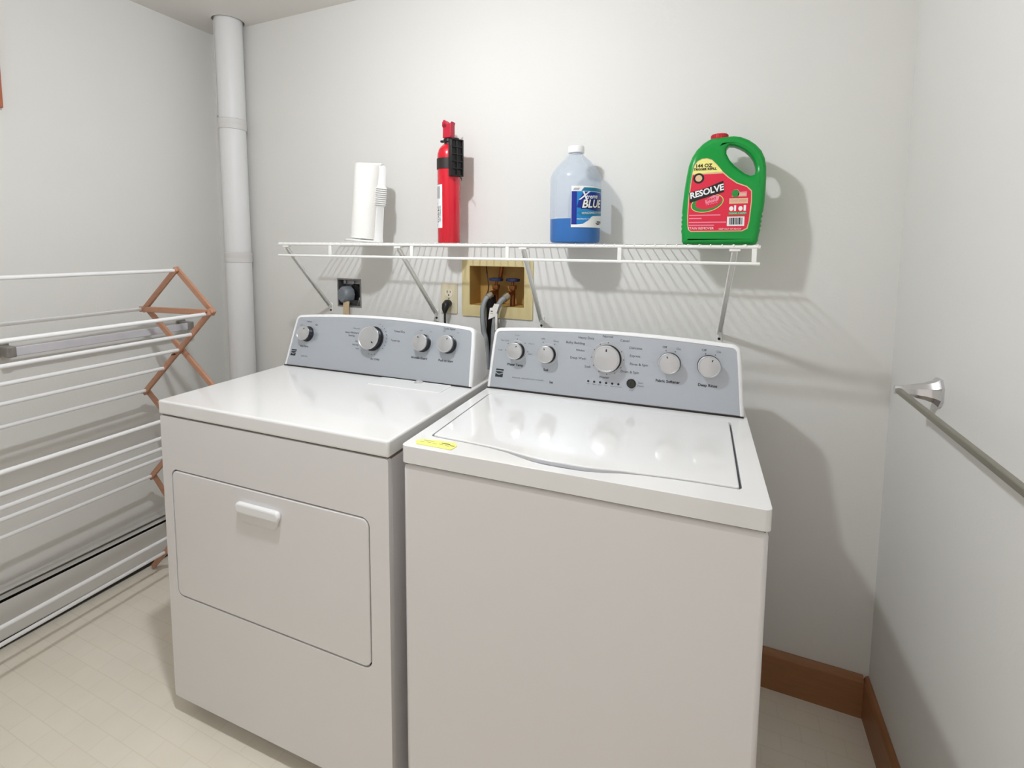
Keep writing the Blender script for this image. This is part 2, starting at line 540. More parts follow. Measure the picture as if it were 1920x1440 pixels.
# worktop
bm = B(); box(bm, (0, -0.002, 0.874), (DW, DD, DH)); obj('worktop', bm, ENAMEL, dry, bevel=0.0055, seg=4)
bm = B(); box(bm, (0.006, 0.006, 0.866), (DW - 0.006, DD - 0.01, 0.876)); obj('top_gasket', bm, GASK, dry, smooth=False)
bm = B(); prism(bm, rrect(0.415, 0.338, 0.668, 0.416, 0.008, 4), lambda x, y, d: (x, y, d), DH - 0.001, DH + 0.0025)
lid = obj('lint_screen_lid', bm, ENAMEL, dry, bevel=0.0015)
bm = B(); tube(bm, smoothpath([(0.552, 0.392, DH + 0.002), (0.557, 0.397, DH + 0.009), (0.566, 0.402, DH + 0.010), (0.571, 0.408, DH + 0.003)], 4), 0.0028, 8); obj('lid_tab', bm, KNOB, lid)
for i, (fx, fy) in enumerate([(0.06, 0.07), (DW - 0.06, 0.07), (0.06, DD - 0.07), (DW - 0.06, DD - 0.07)]):
    bm = B(); lathe(bm, [(0.022, 0), (0.022, 0.012), (0.01, 0.016), (0.01, 0.064)], 20, 0, Matrix.Translation((fx, fy, 0))); obj('leveling_foot', bm, BLACK, dry)
con, P, n, up = console(dry, DW, 0.4215, 0.4743, 0.913, 1.0838, DD, 0.004, DW - 0.008, 0.177, 0.016)
pi_ = math.pi
bm = B(); box(bm, (0.007, 0.4170, DH - 0.001), (DW - 0.010, 0.440, DH + 0.0034)); obj('console_seal', bm, DARK, dry, smooth=False)
knob(con, P, up, n, 0.082, 0.113, 0.0255, 0.026, pi_ * 0.42)
knob(con, P, up, n, 0.356, 0.117, 0.0385, 0.030, -pi_ * 0.20)
knob(con, P, up, n, 0.545, 0.117, 0.0265, 0.027, pi_ * 0.60)
knob(con, P, up, n, 0.634, 0.120, 0.0270, 0.027, pi_ * 0.36)
PM = lambda x, y, l: P(x, y, 0.0023 + l)
def legend(name, texts, dots=(), par=None, emb=None):
    d = Decal(PM, [INK, INKL])
    if emb: emblem(d, *emb)
    for q in texts: d.text(q[0], q[1], q[2], q[3], q[4] if len(q) > 4 else INK, bold=q[5] if len(q) > 5 else 0)
    for q in dots: d.ell(q[0], q[1], 0.0014, 0.0014, q[2] if len(q) > 2 else 1, INK, 8)
    return d.build(name, con)
BO = 0.0002
legend('emblem', [], emb=(0.036, 0.045, 0.022))
legend('series_lettering', [('SERIES 500', 0.085, 0.036, 0.006, INKL)])
legend('dial_legend', [('Dry Temp', 0.078, 0.070, 0.0085), ('Low', 0.048, 0.142, 0.007, INKL), ('Medium', 0.080, 0.156, 0.007), ('High', 0.113, 0.147, 0.007)])
dots = []
for a in list(range(-40, 75, 13)) + [255, 268, 281] + [195, 210, 172, 158]:
    ar = math.radians(a + 6)
    dots.append((0.356 + 0.0515 * math.cos(ar), 0.117 + 0.0515 * math.sin(ar)))
legend('dial_legend', [('Timed Dry', 0.452, 0.147, 0.0095), ('Touch Up', 0.442, 0.117, 0.0085), ('Normal', 0.284, 0.146, 0.0085, INKL), ('Auto Moisture', 0.268, 0.131, 0.0095), ('Sensing', 0.268, 0.121, 0.0085),
    ('More', 0.296, 0.103, 0.0075), ('Normal', 0.290, 0.092, 0.008), ('Less', 0.300, 0.080, 0.0075), ('Air Only', 0.376, 0.052, 0.010)], dots)
legend('dial_legend', [('Wrinkle Guard', 0.538, 0.070, 0.0095, INK, BO), ('Off', 0.531, 0.156, 0.007, INKL), ('On', 0.566, 0.155, 0.007, INKL)])
legend('dial_legend', [('Push to Start', 0.632, 0.070, 0.0095, INK, BO), ('Cycle Signal', 0.630, 0.168, 0.0085), ('Off', 0.613, 0.160, 0.006, INKL), ('On', 0.661, 0.158, 0.006, INKL)])

# ---- washer
WX, WY, WR, WW, WD = 1.5515, -0.7455, 0.0368, 0.7019, 0.6333
WH = 0.909
wash = thing('washing_machine', 'white top-load washing machine with closed lid and silver control panel, right of the dryer', 'washing machine', (WX, WY, 0), WR)
bm = B(); box(bm, (0.003, 0.0, 0.03), (WW - 0.003, WD, 0.868)); obj('cabinet', bm, ENAMELF, wash, bevel=0.010)
bm = B(); box(bm, (0.008, 0.006, 0.860), (WW - 0.008, WD - 0.01, 0.872)); obj('top_gasket', bm, GASK, wash, smooth=False)
lidfront = [(0.656, 0.055), (0.60, 0.054), (0.54, 0.051), (0.49, 0.046), (0.45, 0.038), (0.42, 0.028), (0.39, 0.022), (0.35, 0.020), (0.31, 0.021), (0.285, 0.025), (0.255, 0.034), (0.225, 0.045), (0.18, 0.054), (0.12, 0.059), (0.05, 0.062)]
lid_out = [(0.661, 0.062)] + lidfront[0:] + [(0.037, 0.065), (0.033, 0.073)] + [(0.028, 0.385), (0.031, 0.396), (0.040, 0.400), (0.650, 0.412), (0.659, 0.410), (0.663, 0.403)]
def shrink(L, q):
    cx = sum(p[0] for p in L) / len(L); cy = sum(p[1] for p in L) / len(L)
    n_ = len(L); out = []
    area = sum(L[i][0] * L[(i + 1) % n_][1] - L[(i + 1) % n_][0] * L[i][1] for i in range(n_))
    sg = 1 if area > 0 else -1
    for i in range(n_):
        a = Vector(L[i - 1]); b_ = Vector(L[i]); c = Vector(L[(i + 1) % n_])
        t = ((b_ - a).normalized() + (c - b_).normalized()).normalized()
        nn = Vector((-t.y, t.x)) * sg
        out.append((b_.x + nn.x * q, b_.y + nn.y * q))
    return out
bm = B()
prism(bm, rrect(0, -0.003, WW, WD, 0.012, 5), lambda x, y, dd: (x, y, dd), 0.872, WH, holes=[lid_out])
obj('worktop', bm, ENAMEL, wash, bevel=0.005, seg=4)
bm = B(); box(bm, (0.02, 0.012, 0.870), (WW - 0.02, 0.425, 0.896)); obj('lid_recess', bm, mat('lid_recess_grey', (168, 172, 190), 0.5), wash, smooth=False)
li = shrink(lid_out, 0.0045)
li2 = [(x, y + 0.013 * max(0.0, math.cos((x - 0.345) / 0.14 * PI / 2)) if 0.205 < x < 0.485 and y < 0.08 else y) for x, y in li]
bm = B()
prism(bm, li2, lambda x, y, dd: (x, y, dd), 0.900, WH + 0.002)
obj('lid', bm, ENAMEL, wash, bevel=0.0028, seg=4)
con, P, n, up = console(wash, WW, 0.4529, 0.4818, 0.911, 1.0865, WD, -0.002, WW - 0.006, 0.177, 0.014)
bm = B(); box(bm, (0.001, 0.4485, WH - 0.001), (WW - 0.008, 0.470, WH + 0.0040)); obj('console_seal', bm, DARK, wash, smooth=False)
knob(con, P, up, n, 0.086, 0.114, 0.0245, 0.026, pi_ * 0.36, ring=0.031)
knob(con, P, up, n, 0.180, 0.112, 0.0245, 0.026, pi_ * 0.56, ring=0.031)
knob(con, P, up, n, 0.352, 0.115, 0.0365, 0.028, pi_ * 0.5, ring=0.047)
knob(con, P, up, n, 0.514, 0.117, 0.0270, 0.026, pi_ * 0.60)
knob(con, P, up, n, 0.610, 0.118, 0.0275, 0.026, pi_ * 0.36)
bm = B()
Mx = Matrix((Vector((1, 0, 0)), up, n)).transposed().to_4x4(); Mx.translation = P(0.4185, 0.054, 0.0022)
lathe(bm, [(0.0125, 0), (0.0125, 0.0015), (0.0112, 0.002), (0.0112, 0.004), (0.0095, 0.006), (0.0005, 0.0068)], 32, 0, Mx, False)
obj('start_button', bm, mat('start_button_green_black', (40, 42, 36), 0.25), con)
for k in range(6):
    bm = B()
    Mk = Mx.copy(); Mk.translation = P(0.302 + 0.0165 * k, 0.0485, 0.0022)
    lathe(bm, [(0.0030, 0), (0.0030, 0.0006), (0.0005, 0.001)], 14, 0, Mk, False)
    obj('indicator_light', bm, BLACK, con)
legend('emblem', [], emb=(0.036, 0.045, 0.024))
legend('series_lettering', [('SERIES 500   HIGH EFFICIENCY WASHER', 0.125, 0.036, 0.0055, INKL), ('he', 0.196, 0.034, 0.010, INK, 0.0003)])
legend('dial_legend', [(t, x - 0.002, y - 0.003, q) for t, x, y, q in [('Normal', 0.352, 0.178, 0.0092), ('Heavy Duty', 0.292, 0.170, 0.0095), ('Bulky Bedding', 0.262, 0.154, 0.0095), ('Whites', 0.277, 0.134, 0.0085), ('Deep Wash', 0.272, 0.112, 0.0095), ('Soak', 0.300, 0.091, 0.0090),
       ('Casual', 0.398, 0.170, 0.0092), ('Delicates', 0.428, 0.152, 0.0092), ('Express', 0.427, 0.131, 0.0090), ('Rinse & Spin', 0.438, 0.109, 0.0095), ('Drain & Spin', 0.415, 0.087, 0.0095), ('Clean', 0.347, 0.076, 0.0075), ('Washer', 0.347, 0.066, 0.0085)]],
       [(0.352 + 0.0432 * math.cos(math.radians(90 + k * 30)), 0.115 + 0.0432 * math.sin(math.radians(90 + k * 30)), 8) for k in range(11)])
ring_dots = lambda cx, angs: [(cx + 0.0345 * math.cos(math.radians(a)), 0.114 + 0.0345 * math.sin(math.radians(a))) for a in angs]
legend('dial_legend', [('Water Temp', 0.083, 0.073, 0.0095, INK, 0.0003)] + [(t, x, y, 0.0068, INKL) for t, x, y in [('Cold', 0.034, 0.113), ('Tap Cold', 0.046, 0.142), ('Cool', 0.085, 0.160), ('Warm', 0.130, 0.138), ('Hot', 0.128, 0.108)]], ring_dots(0.086, (180, 145, 90, 45, 0)))
legend('dial_legend', [('Soil', 0.178, 0.067, 0.0095, INK, 0.0003), ('Light', 0.164, 0.156, 0.0068, INKL), ('Heavy', 0.204, 0.151, 0.0068, INKL)], ring_dots(0.180, (115, 55)))
for t, x in (('Fabric Softener', 0.500), ('Deep Rinse', 0.597)):
    legend('dial_legend', [(t, x + 0.011, 0.069, 0.0098, INK, 0.0003), ('Off', x, 0.158, 0.0085), ('On', x + 0.035, 0.156, 0.0085)], [(x + 0.004, 0.149), (x + 0.027, 0.148)])
legend('light_captions', [(t, 0.302 + 0.0165 * k, 0.0415, 0.0042, INKL) for k, t in enumerate(['Soak', 'Wash', 'Rinse', 'Spin', 'Done', 'Lid Locked'])])
legend('button_legend', [('Start', 0.443, 0.058, 0.0075, INKL), ('Pause', 0.443, 0.050, 0.0075, INKL), ('Push', 0.419, 0.036, 0.0055, INKL)])

# yellow note lying on the washer's front left corner
nt_ = thing('yellow_note', 'small yellow hand-written paper note lying on the front left corner of the washing machine', 'note', (WX, WY, WH), WR)
bm = B()
pts = [(0.028, 0.014), (0.112, 0.012), (0.115, 0.034), (0.106, 0.047), (0.062, 0.046), (0.024, 0.038), (0.018, 0.026)]
prism(bm, pts, lambda x, y, dd: (x, y, dd), 0.0003, 0.0012)
obj('paper', bm, NOTE, nt_, smooth=False)
d = Decal(lambda x, y, l: (x, y, 0.00125 + l), [LBLACK])
for k in range(5):
    x0 = 0.03 + 0.015 * k
    d.rect(x0, 0.026 + 0.002 * (k % 2), x0 + 0.010, 0.0272 + 0.002 * (k % 2), 1, INKL)
d.rect(0.078, 0.0335, 0.098, 0.0362, 1, LBLACK); d.rect(0.034, 0.035, 0.060, 0.0362, 1, INKL); d.rect(0.100, 0.029, 0.111, 0.031, 1, INK)
d.build('handwriting', nt_)

# ------------------------------------------------------------------ wire shelf
SX0, SX1, SY, SZ = 0.722, 2.243, -0.31, 1.332
sh = thing('wire_shelf', 'white wire wall shelf above the washer and dryer on four diagonal brackets', 'shelf', (0, 0, 0))
bm = B()
nw = int((SX1 - SX0) / 0.0254)
for k in range(nw + 1):
    x = SX0 + 0.004 + (SX1 - SX0 - 0.008) * k / nw
    tube(bm, [(x, -0.006, SZ + 0.005), (x, SY - 0.001, SZ + 0.005), (x, SY - 0.0045, SZ + 0.002)], 0.0015, 6)
obj('deck_wires', bm, WIRE, sh)
for y, z, q in ((SY, SZ, 0.0042), (SY, SZ - 0.039, 0.0040), (-0.155, SZ + 0.001, 0.0028), (-0.006, SZ + 0.001, 0.0028)):
    bm = B(); tube(bm, [(SX0 - 0.001, y, z), (SX1 + 0.001, y, z)], q, 12)
    obj('front_rail' if y == SY else 'cross_rail', bm, WIRE, sh)
for x in (0.956, 1.282, 1.604, 1.920, 2.232):
    bm = B(); box(bm, (x - 0.0055, SY - 0.003, SZ - 0.039), (x + 0.0055, SY + 0.003, SZ)); obj('rail_post', bm, WIRE, sh, bevel=0.0015, seg=2)
for xw, xt in ((0.663, 0.754), (1.180, 1.228), (1.601, 1.651), (2.166, 2.190)):
    bm = B()
    a = Vector((xw, -0.008, 1.078)); c = Vector((xt, SY + 0.004, SZ - 0.008))
    bar(bm, a, c, 0.013, 0.0025)
    dd = (c - a).normalized(); s_ = dd.cross(Vector((0, 0, 1))).normalized()
    for sg in (-1, 1): bar(bm, a + s_ * sg * 0.0055 - Vector((0, 0, 0.004)), c + s_ * sg * 0.0055 - Vector((0, 0, 0.004)), 0.002, 0.010)
    box(bm, (xt - 0.012, SY - 0.002, SZ - 0.010), (xt + 0.012, SY + 0.012, SZ - 0.0045))
    br_ = obj('bracket', bm, WIRE, sh, bevel=0.0006, seg=1)
    bm = B(); box(bm, (xw - 0.008, -0.004, 1.045), (xw + 0.008, 0, 1.088)); obj('bracket_foot', bm, WIRE, br_, bevel=0.001, seg=1)
    bm = B(); tube(bm, [(xw, -0.007, 1.058), (xw, -0.003, 1.058)], 0.004, 10); obj('screw', bm, BLACK, br_)
STOP = SZ + 0.0063
def nearer_wall(o, y):
    k = (-1.5752 - y) / (-1.5752 - o.location.y)
    o.location = (2.1566 + (o.location.x - 2.1566) * k, y, STOP)
    o.scale = (k, k, k)

# ------------------------------------------------------------------ paper towel holder and roll
RP = (math.radians(-2), math.radians(4.0), 0)
hp = Vector((0.962, -0.150, STOP + 0.0038))
h = thing('paper_towel_holder', 'white plastic paper towel holder with a ribbed side grip, standing under the paper towel roll', 'paper towel holder', hp, rot=RP)
bm = B(); lathe(bm, [(0.001, 0), (0.066, 0), (0.068, 0.003), (0.060, 0.007), (0.03, 0.010), (0.001, 0.010)], 40); obj('base', bm, HOLD, h)
bm = B()
ax_, ay_ = 0.90, -0.12
dirn = Vector((0.60, -0.80, 0)); tan_ = Vector((-dirn.y, dirn.x, 0))
def armsec(bm, secs):
    rings = []
    for p, w_, t_ in secs:
        p = Vector(p)
        rings.append([bm.verts.new(p + tan_ * (w_ / 2 * a) + dirn * (t_ / 2 * b_)) for a, b_ in ((-1, -.6), (-.7, -1), (.7, -1), (1, -.6), (1, .6), (.7, 1), (-.7, 1), (-1, .6))])
    for a, c in zip(rings, rings[1:]):
        for k in range(8): bm.faces.new((a[k], a[(k + 1) % 8], c[(k + 1) % 8], c[k]))
    bm.faces.new(rings[0]); bm.faces.new(rings[-1])
o_ = Vector((0.0560, 0.012, 0))
armsec(bm, [((o_.x, o_.y, 0.004), 0.036, 0.012), ((o_.x, o_.y, 0.02), 0.030, 0.010), ((o_.x, o_.y, 0.13), 0.026, 0.009), ((o_.x, o_.y, 0.132), 0.033, 0.013), ((o_.x, o_.y, 0.135), 0.034, 0.014), ((o_.x, o_.y, 0.20), 0.036, 0.014), ((o_.x, o_.y, 0.203), 0.030, 0.012), ((o_.x, o_.y, 0.21), 0.026, 0.009), ((o_.x, o_.y, 0.262), 0.024, 0.009), ((o_.x * .93, o_.y * .93, 0.277), 0.024, 0.010)])
arm = obj('side_arm', bm, HOLD, h, angle=50)
bm = B()
for k in range(9):
    z = 0.138 + 0.0072 * k
    bar(bm, o_ - tan_ * 0.019 + dirn * 0.004 + Vector((0, 0, z)), o_ + tan_ * 0.019 + dirn * 0.004 + Vector((0, 0, z)), 0.0165, 0.0034)
obj('grip_ribs', bm, HOLD, arm, bevel=0.0008, seg=2)
bm = B(); tube(bm, [(0, 0, 0.008), (0, 0, 0.276)], 0.010, 14)
bar(bm, (-0.006, 0.003, 0.280), tuple(o_ * .98 + Vector((0, 0, 0.280))), 0.020, 0.008)
obj('top_finger', bm, HOLD, h, bevel=0.002, seg=2)
pr = thing('paper_towel_roll', 'white paper towel roll on the holder at the left end of the wire shelf', 'paper towel roll', hp, rot=RP)
bm = B()
prof = [(0.019, 0.012), (0.044, 0.0115), (0.0465, 0.013), (0.0470, 0.018), (0.0465, 0.14), (0.0470, 0.268), (0.0462, 0.2745), (0.043, 0.277), (0.019, 0.276), (0.019, 0.012)]
lathe(bm, prof, 48, closed_ends=False)
obj('towel_paper', bm, PAPER, pr)
bm = B()      # loose end of the sheet, lifting at the left
a0 = math.radians(205)
vs = []
for k in range(9):
    a = a0 - k * 0.07
    rr = 0.0474 + 0.0009 * k
    vs.append((rr * math.cos(a), rr * math.sin(a)))
for (x0, y0), (x1, y1) in zip(vs, vs[1:]):
    q = [bm.verts.new(p) for p in ((x0, y0, 0.014), (x1, y1, 0.014), (x1, y1, 0.270), (x0, y0, 0.270))]
    bm.faces.new(q)
so = obj('loose_sheet', bm, PAPER, pr)
md = so.modifiers.new('solid', 'SOLIDIFY'); md.thickness = 0.0006
bm = B(); lathe(bm, [(0.0188, 0.012), (0.0188, 0.2765), (0.0172, 0.2765), (0.0172, 0.012), (0.0188, 0.012)], 32, closed_ends=False); obj('cardboard_core', bm, mat('cardboard', (190, 170, 140), 0.8), pr)

# ------------------------------------------------------------------ fire extinguisher
fe = thing('fire_extinguisher', 'small red fire extinguisher with black strap bracket standing on the wire shelf', 'fire extinguisher', (1.302, -0.118, STOP))
nearer_wall(fe, -0.085)
RX = 0.0385
bm = B()
lathe(bm, [(0.001, 0.004), (0.030, 0.001), (0.036, 0.0), (RX, 0.004), (RX, 0.292), (0.0375, 0.303), (0.034, 0.314), (0.028, 0.323), (0.020, 0.330), (0.014, 0.333), (0.014, 0.340)], 44)
obj('cylinder', bm, RED, fe)
bm = B(); lathe(bm, [(0.0155, 0.331), (0.0155, 0.338), (0.018, 0.340), (0.018, 0.349), (0.013, 0.352), (0.013, 0.360)], 28)
box(bm, (-0.030, -0.006, 0.340), (-0.008, 0.006, 0.347))
obj('valve_neck', bm, BLACK, fe, bevel=0.001, seg=2)
bm = B()
prism(bm, [(-0.016, 0.352), (0.014, 0.352), (0.016, 0.360), (0.016, 0.392), (0.019, 0.406), (0.012, 0.399), (0.002, 0.398), (-0.004, 0.408), (-0.012, 0.413), (-0.018, 0.404), (-0.019, 0.392), (-0.015, 0.384)],
      lambda x, z, dd: (x, dd, z), -0.014, 0.014)
obj('discharge_lever', bm, REDP, fe, bevel=0.003, seg=3)
bm = B(); tube(bm, [(-0.008, -0.0155, 0.392), (-0.008, -0.012, 0.392)], 0.006, 14); obj('nozzle', bm, mat('dark_red', (120, 4, 20), 0.5), fe)
# strap
bm = B()
lathe(bm, [(RX + 0.0002, 0.248), (RX + 0.0022, 0.248), (RX + 0.0022, 0.283), (RX + 0.0002, 0.283), (RX + 0.0002, 0.248)], 44, closed_ends=False)
obj('strap', bm, mat('black_strap', (38, 30, 26), 0.5), fe)
# wall bracket: plastic channel at the right of the cylinder
bk = B()
ang = math.radians(-28)
ux, uy = Vector((math.cos(ang), math.sin(ang), 0)), Vector((-math.sin(ang), math.cos(ang), 0))
def BP(x, y, z): return ux * x + uy * y + Vector((0, 0, z))
def obox(bm, x0, y0, z0, x1, y1, z1):
    v = box(bm, (x0, y0, z0), (x1, y1, z1))
    for q in v: q.co = BP(*q.co)
obox(bk, RX - 0.002, -0.024, 0.222, RX + 0.010, 0.024, 0.342)
obox(bk, RX + 0.010, -0.024, 0.222, RX + 0.016, -0.020, 0.342)
obox(bk, RX + 0.010, 0.020, 0.222, RX + 0.016, 0.024, 0.342)
obox(bk, RX + 0.010, -0.002, 0.222, RX + 0.015, 0.002, 0.342)
for z in (0.222, 0.245, 0.268, 0.291, 0.314, 0.338):
    obox(bk, RX + 0.010, -0.024, z, RX + 0.016, 0.024, z + 0.004)
obox(bk, 0.010, -0.010, 0.341, RX + 0.010, 0.010, 0.347)
obj('mounting_bracket', bk, BLACK, fe, bevel=0.001, seg=2)
bm = B(); tube(bm, smoothpath([BP(RX + 0.012, 0.01, 0.222), BP(RX + 0.022, 0.012, 0.212), BP(RX + 0.03, 0.006, 0.216), BP(RX + 0.034, 0.004, 0.205)], 5), 0.0013, 6)
obj('bracket_clip', bm, BLACK, fe)
def cyl_map(R, a0):
    return lambda x, z, l: ((R + l) * math.cos(a0 + x / R), (R + l) * math.sin(a0 + x / R), z)
d = Decal(cyl_map(RX + 0.0003, math.radians(-98)), [LWHITE])
d.rect(-0.040, 0.052, 0.002, 0.196, 0, LWHITE, 0.005)
d.rect(-0.036, 0.150, -0.008, 0.190, 1, LGREY, 0.005)
d.text('CLASS B:C', -0.016, 0.098, 0.012, LBLACK, rot=PI / 2, bold=0.0002)
d.text('DRY CHEMICAL', -0.006, 0.10, 0.0075, INK, rot=PI / 2)
for k in range(7): d.rect(-0.034 + 0.0, 0.058 + k * 0.012, -0.024, 0.0645 + k * 0.012, 1, INKL)
d.build('label', fe)

# ------------------------------------------------------------------ washer fluid jug
jg = thing('washer_fluid_jug', 'cloudy gallon jug one third full of blue fluid, on the wire shelf above the washer', 'jug', (1.757, -0.158, STOP))
nearer_wall(jg, -0.102)
JR = 0.0745
outer = [(0.001, 0.004), (0.058, 0.002), (0.066, 0.0), (0.072, 0.004), (JR, 0.012), (JR, 0.0725), (JR, 0.10), (JR, 0.186), (0.0735, 0.196), (0.068, 0.209), (0.056, 0.226), (0.042, 0.241), (0.030, 0.252), (0.022, 0.259), (0.0195, 0.264), (0.0195, 0.272)]
bm = B(); lathe(bm, outer, 56)
for fc in bm.faces:
    if fc.calc_center_median().z < 0.0725: fc.material_index = 1
obj('body', bm, [HDPE, HDPEW], jg)
bm = B()
lathe(bm, [(0.001, 0.006), (0.056, 0.004), (0.066, 0.003), (0.0715, 0.007), (JR - 0.0012, 0.014), (JR - 0.0012, 0.0725), (0.001, 0.0725)], 56)
obj('blue_fluid', bm, LIQ, jg)
bm = B()
capp = [(0.0195, 0.266), (0.0235, 0.266), (0.0238, 0.268), (0.0238, 0.283), (0.0225, 0.2855), (0.001, 0.286)]
lathe(bm, capp, 36); obj('cap', bm, PLAS, jg)
A0 = math.atan2(-1.575 + 0.102, 2.157 - 1.742)    # towards the room
d = Decal(cyl_map(JR + 0.0004, A0 - math.radians(9)), [LWHITE])
mlen = 0.006
W_ = 0.150
d.rect(0, 0.047, W_, 0.163, 0, LWHITE, mlen)
d.rect(0.001, 0.055, 0.016, 0.148, 1, LNAVY, mlen)
d.poly([(0.016, 0.055), (0.034, 0.057), (0.052, 0.068), (0.062, 0.078), (0.085, 0.084), (W_ - 0.004, 0.084), (W_ - 0.004, 0.148), (0.016, 0.148)], 1, LBLUE, mlen)
d.poly([(0.028, 0.149), (0.036, 0.159), (W_ - 0.002, 0.159), (W_ - 0.002, 0.149)], 1, LTEAL, mlen)
d.poly([(0.018, 0.086), (0.030, 0.078), (0.12, 0.082), (0.142, 0.092), (0.142, 0.098), (0.022, 0.092)], 2, LTEAL, mlen)
d.poly([(0.005, 0.151), (0.008, 0.157), (0.024, 0.157), (0.021, 0.151)], 2, LGREY, mlen)
d.poly([(0.016, 0.103), (0.022, 0.126), (0.036, 0.146), (0.10, 0.146), (0.14, 0.120), (0.14, 0.100), (0.08, 0.094)], 2, LNAVY, mlen)
d.text('X', 0.034, 0.135, 0.034, LWHITE, shear=0.4, layer=5, bold=0.0006)
d.text('treme', 0.062, 0.134, 0.017, LWHITE, shear=0.3, layer=5, bold=0.0003, rot=0.08)
d.text('BLUE', 0.064, 0.112, 0.031, LBLACK, shear=0.25, layer=4, bold=0.0028, rot=0.04)
d.text('BLUE', 0.064, 0.113, 0.031, LWHITE, shear=0.25, layer=6, bold=0.0008, rot=0.04)
d.text('WINDSHIELD WASHER', 0.074, 0.089, 0.0088, LWHITE, shear=0.2, layer=5, rot=0.06)
d.text('PROTECTS TO', 0.036, 0.070, 0.006, LWHITE, layer=5)
d.text('-20\u00b0F', 0.094, 0.060, 0.014, LBLACK, layer=5, bold=0.0005)
d.build('label', jg)

# ------------------------------------------------------------------ green cleaner bottle (flat body, moulded handle)
gx, gy = 2.158, -0.150
gb = thing('carpet_cleaner_bottle', 'green refill bottle with moulded handle and red label, right end of wire shelf', 'bottle', (gx, gy, STOP))
nearer_wall(gb, -0.104)
K = 0.000238
def gp(px, py): return ((px - 552) * K, (1312 - py) * K)
outl = [(418, 150), (385, 165), (330, 200), (270, 268), (228, 345), (195, 440), (176, 560), (160, 690), (146, 850), (140, 960), (148, 985), (136, 1010), (146, 1035), (136, 1060), (146, 1085), (136, 1110), (146, 1135), (138, 1160), (146, 1200), (150, 1280), (165, 1308), (200, 1314),
        (860, 1314), (900, 1306), (920, 1270), (926, 1200), (938, 1160), (930, 1135), (945, 1110), (935, 1085), (950, 1060), (940, 1035), (955, 1010), (945, 985), (958, 950), (966, 850), (970, 720), (972, 600), (968, 480), (950, 390), (915, 310), (860, 245), (790, 190), (710, 152), (640, 138), (582, 140)]
holeo = [(570, 262), (600, 226), (650, 232), (705, 256), (760, 290), (815, 345), (850, 400), (870, 460), (876, 520), (862, 562), (822, 574), (770, 552), (715, 508), (655, 452), (605, 390), (572, 320)]
cu = bpy.data.curves.new('g', 'CURVE')
cu.dimensions = '2D'; cu.fill_mode = 'BOTH'
for L in (outl, holeo):
    sp = cu.splines.new('POLY'); sp.points.add(len(L) - 1)
    for q, p in zip(sp.points, L): q.co = (*gp(*p), 0, 1)
    sp.use_cyclic_u = True
cu.extrude = 0.030; cu.bevel_depth = 0.016; cu.bevel_resolution = 5; cu.offset = -0.0155
t_ = bpy.data.objects.new('g', cu); C.objects.link(t_)
bpy.context.view_layer.update()
me = bpy.data.meshes.new_from_object(t_.evaluated_get(bpy.context.evaluated_depsgraph_get()))
bpy.data.objects.remove(t_)
bm = B(); bm.from_mesh(me)
for v in bm.verts:
    x, z, y = v.co.x, v.co.y, v.co.z
    # thinner towards the handle and the neck
    k = 1.0
    diag = z - 0.175 + 0.55 * (x - 0.02)
    if diag > 0: k = 1 - min(1, diag / 0.05) * 0.42
    v.co = Vector((x, y * k, z))
bmesh.ops.remove_doubles(bm, verts=bm.verts, dist=1e-5)
obj('body', bm, GREEN, gb, angle=50)
bm = B()
cx_, cz_ = gp(498, 150)
lathe(bm, [(0.0165, -0.010), (0.0165, 0.002), (0.0205, 0.002), (0.0208, 0.004), (0.0208, 0.0125), (0.019, 0.0145), (0.001, 0.015)], 32, 0, Matrix.Translation((cx_, 0, cz_ - 0.001)))
for k in range(24):
    a = 2 * PI * k / 24
    tube(bm, [(cx_ + 0.0208 * math.cos(a), 0.0208 * math.sin(a), cz_ + 0.003), (cx_ + 0.0208 * math.cos(a), 0.0208 * math.sin(a), cz_ + 0.011)], 0.0009, 5)
obj('cap', bm, mat('red_cap', (196, 34, 50), 0.4), gb)
GY = -0.0462
def gm(px, pz, l):
    x, z = px, pz
    k = 1.0
    diag = z - 0.175 + 0.55 * (x - 0.02)
    if diag > 0: k = 1 - min(1, diag / 0.05) * 0.42
    return (x, GY * k - 0.0002 - l, z)
d = Decal(gm, [LRED], step=0.0003)
Q = lambda L: [gp(*p) for p in L]
edge = [(215, 1150), (240, 1172), (760, 1168), (812, 1140), (828, 1060), (842, 850), (838, 740), (790, 690), (690, 648), (610, 588), (548, 528), (482, 440), (432, 388), (380, 370), (330, 376), (285, 402), (252, 450), (236, 530), (222, 640), (205, 800), (200, 1000), (205, 1100)]
d.poly(Q(edge), 0, LBEIGE, 0.008)
red = [(222, 1145), (245, 1162), (755, 1158), (802, 1132), (818, 1060), (832, 850), (828, 745), (784, 700), (684, 658), (602, 596), (548, 545), (242, 550), (230, 640), (214, 800), (209, 1000), (213, 1100)]
d.poly(Q(red), 1, LRED, 0.008)
yel = [(240, 540), (545, 525), (478, 446), (428, 394), (380, 378), (333, 384), (292, 408), (260, 452)]
d.poly(Q(yel), 1, LYEL, 0.008)
T = lambda s, px, py, size, m, **k: d.text(s, *gp(px, py), size, m, **k)
T('144 OZ', 350, 455, 0.0125, LBLACK, bold=0.0004, layer=3); T('TRIGGER REFILL', 366, 492, 0.0078, LBLACK, bold=0.0003, layer=3)
c_ = gp(305, 588); d.ell(*c_, 0.0135, 0.0135, 2, LBLACK); d.ell(*c_, 0.0085, 0.0085, 3, LBEIGE)
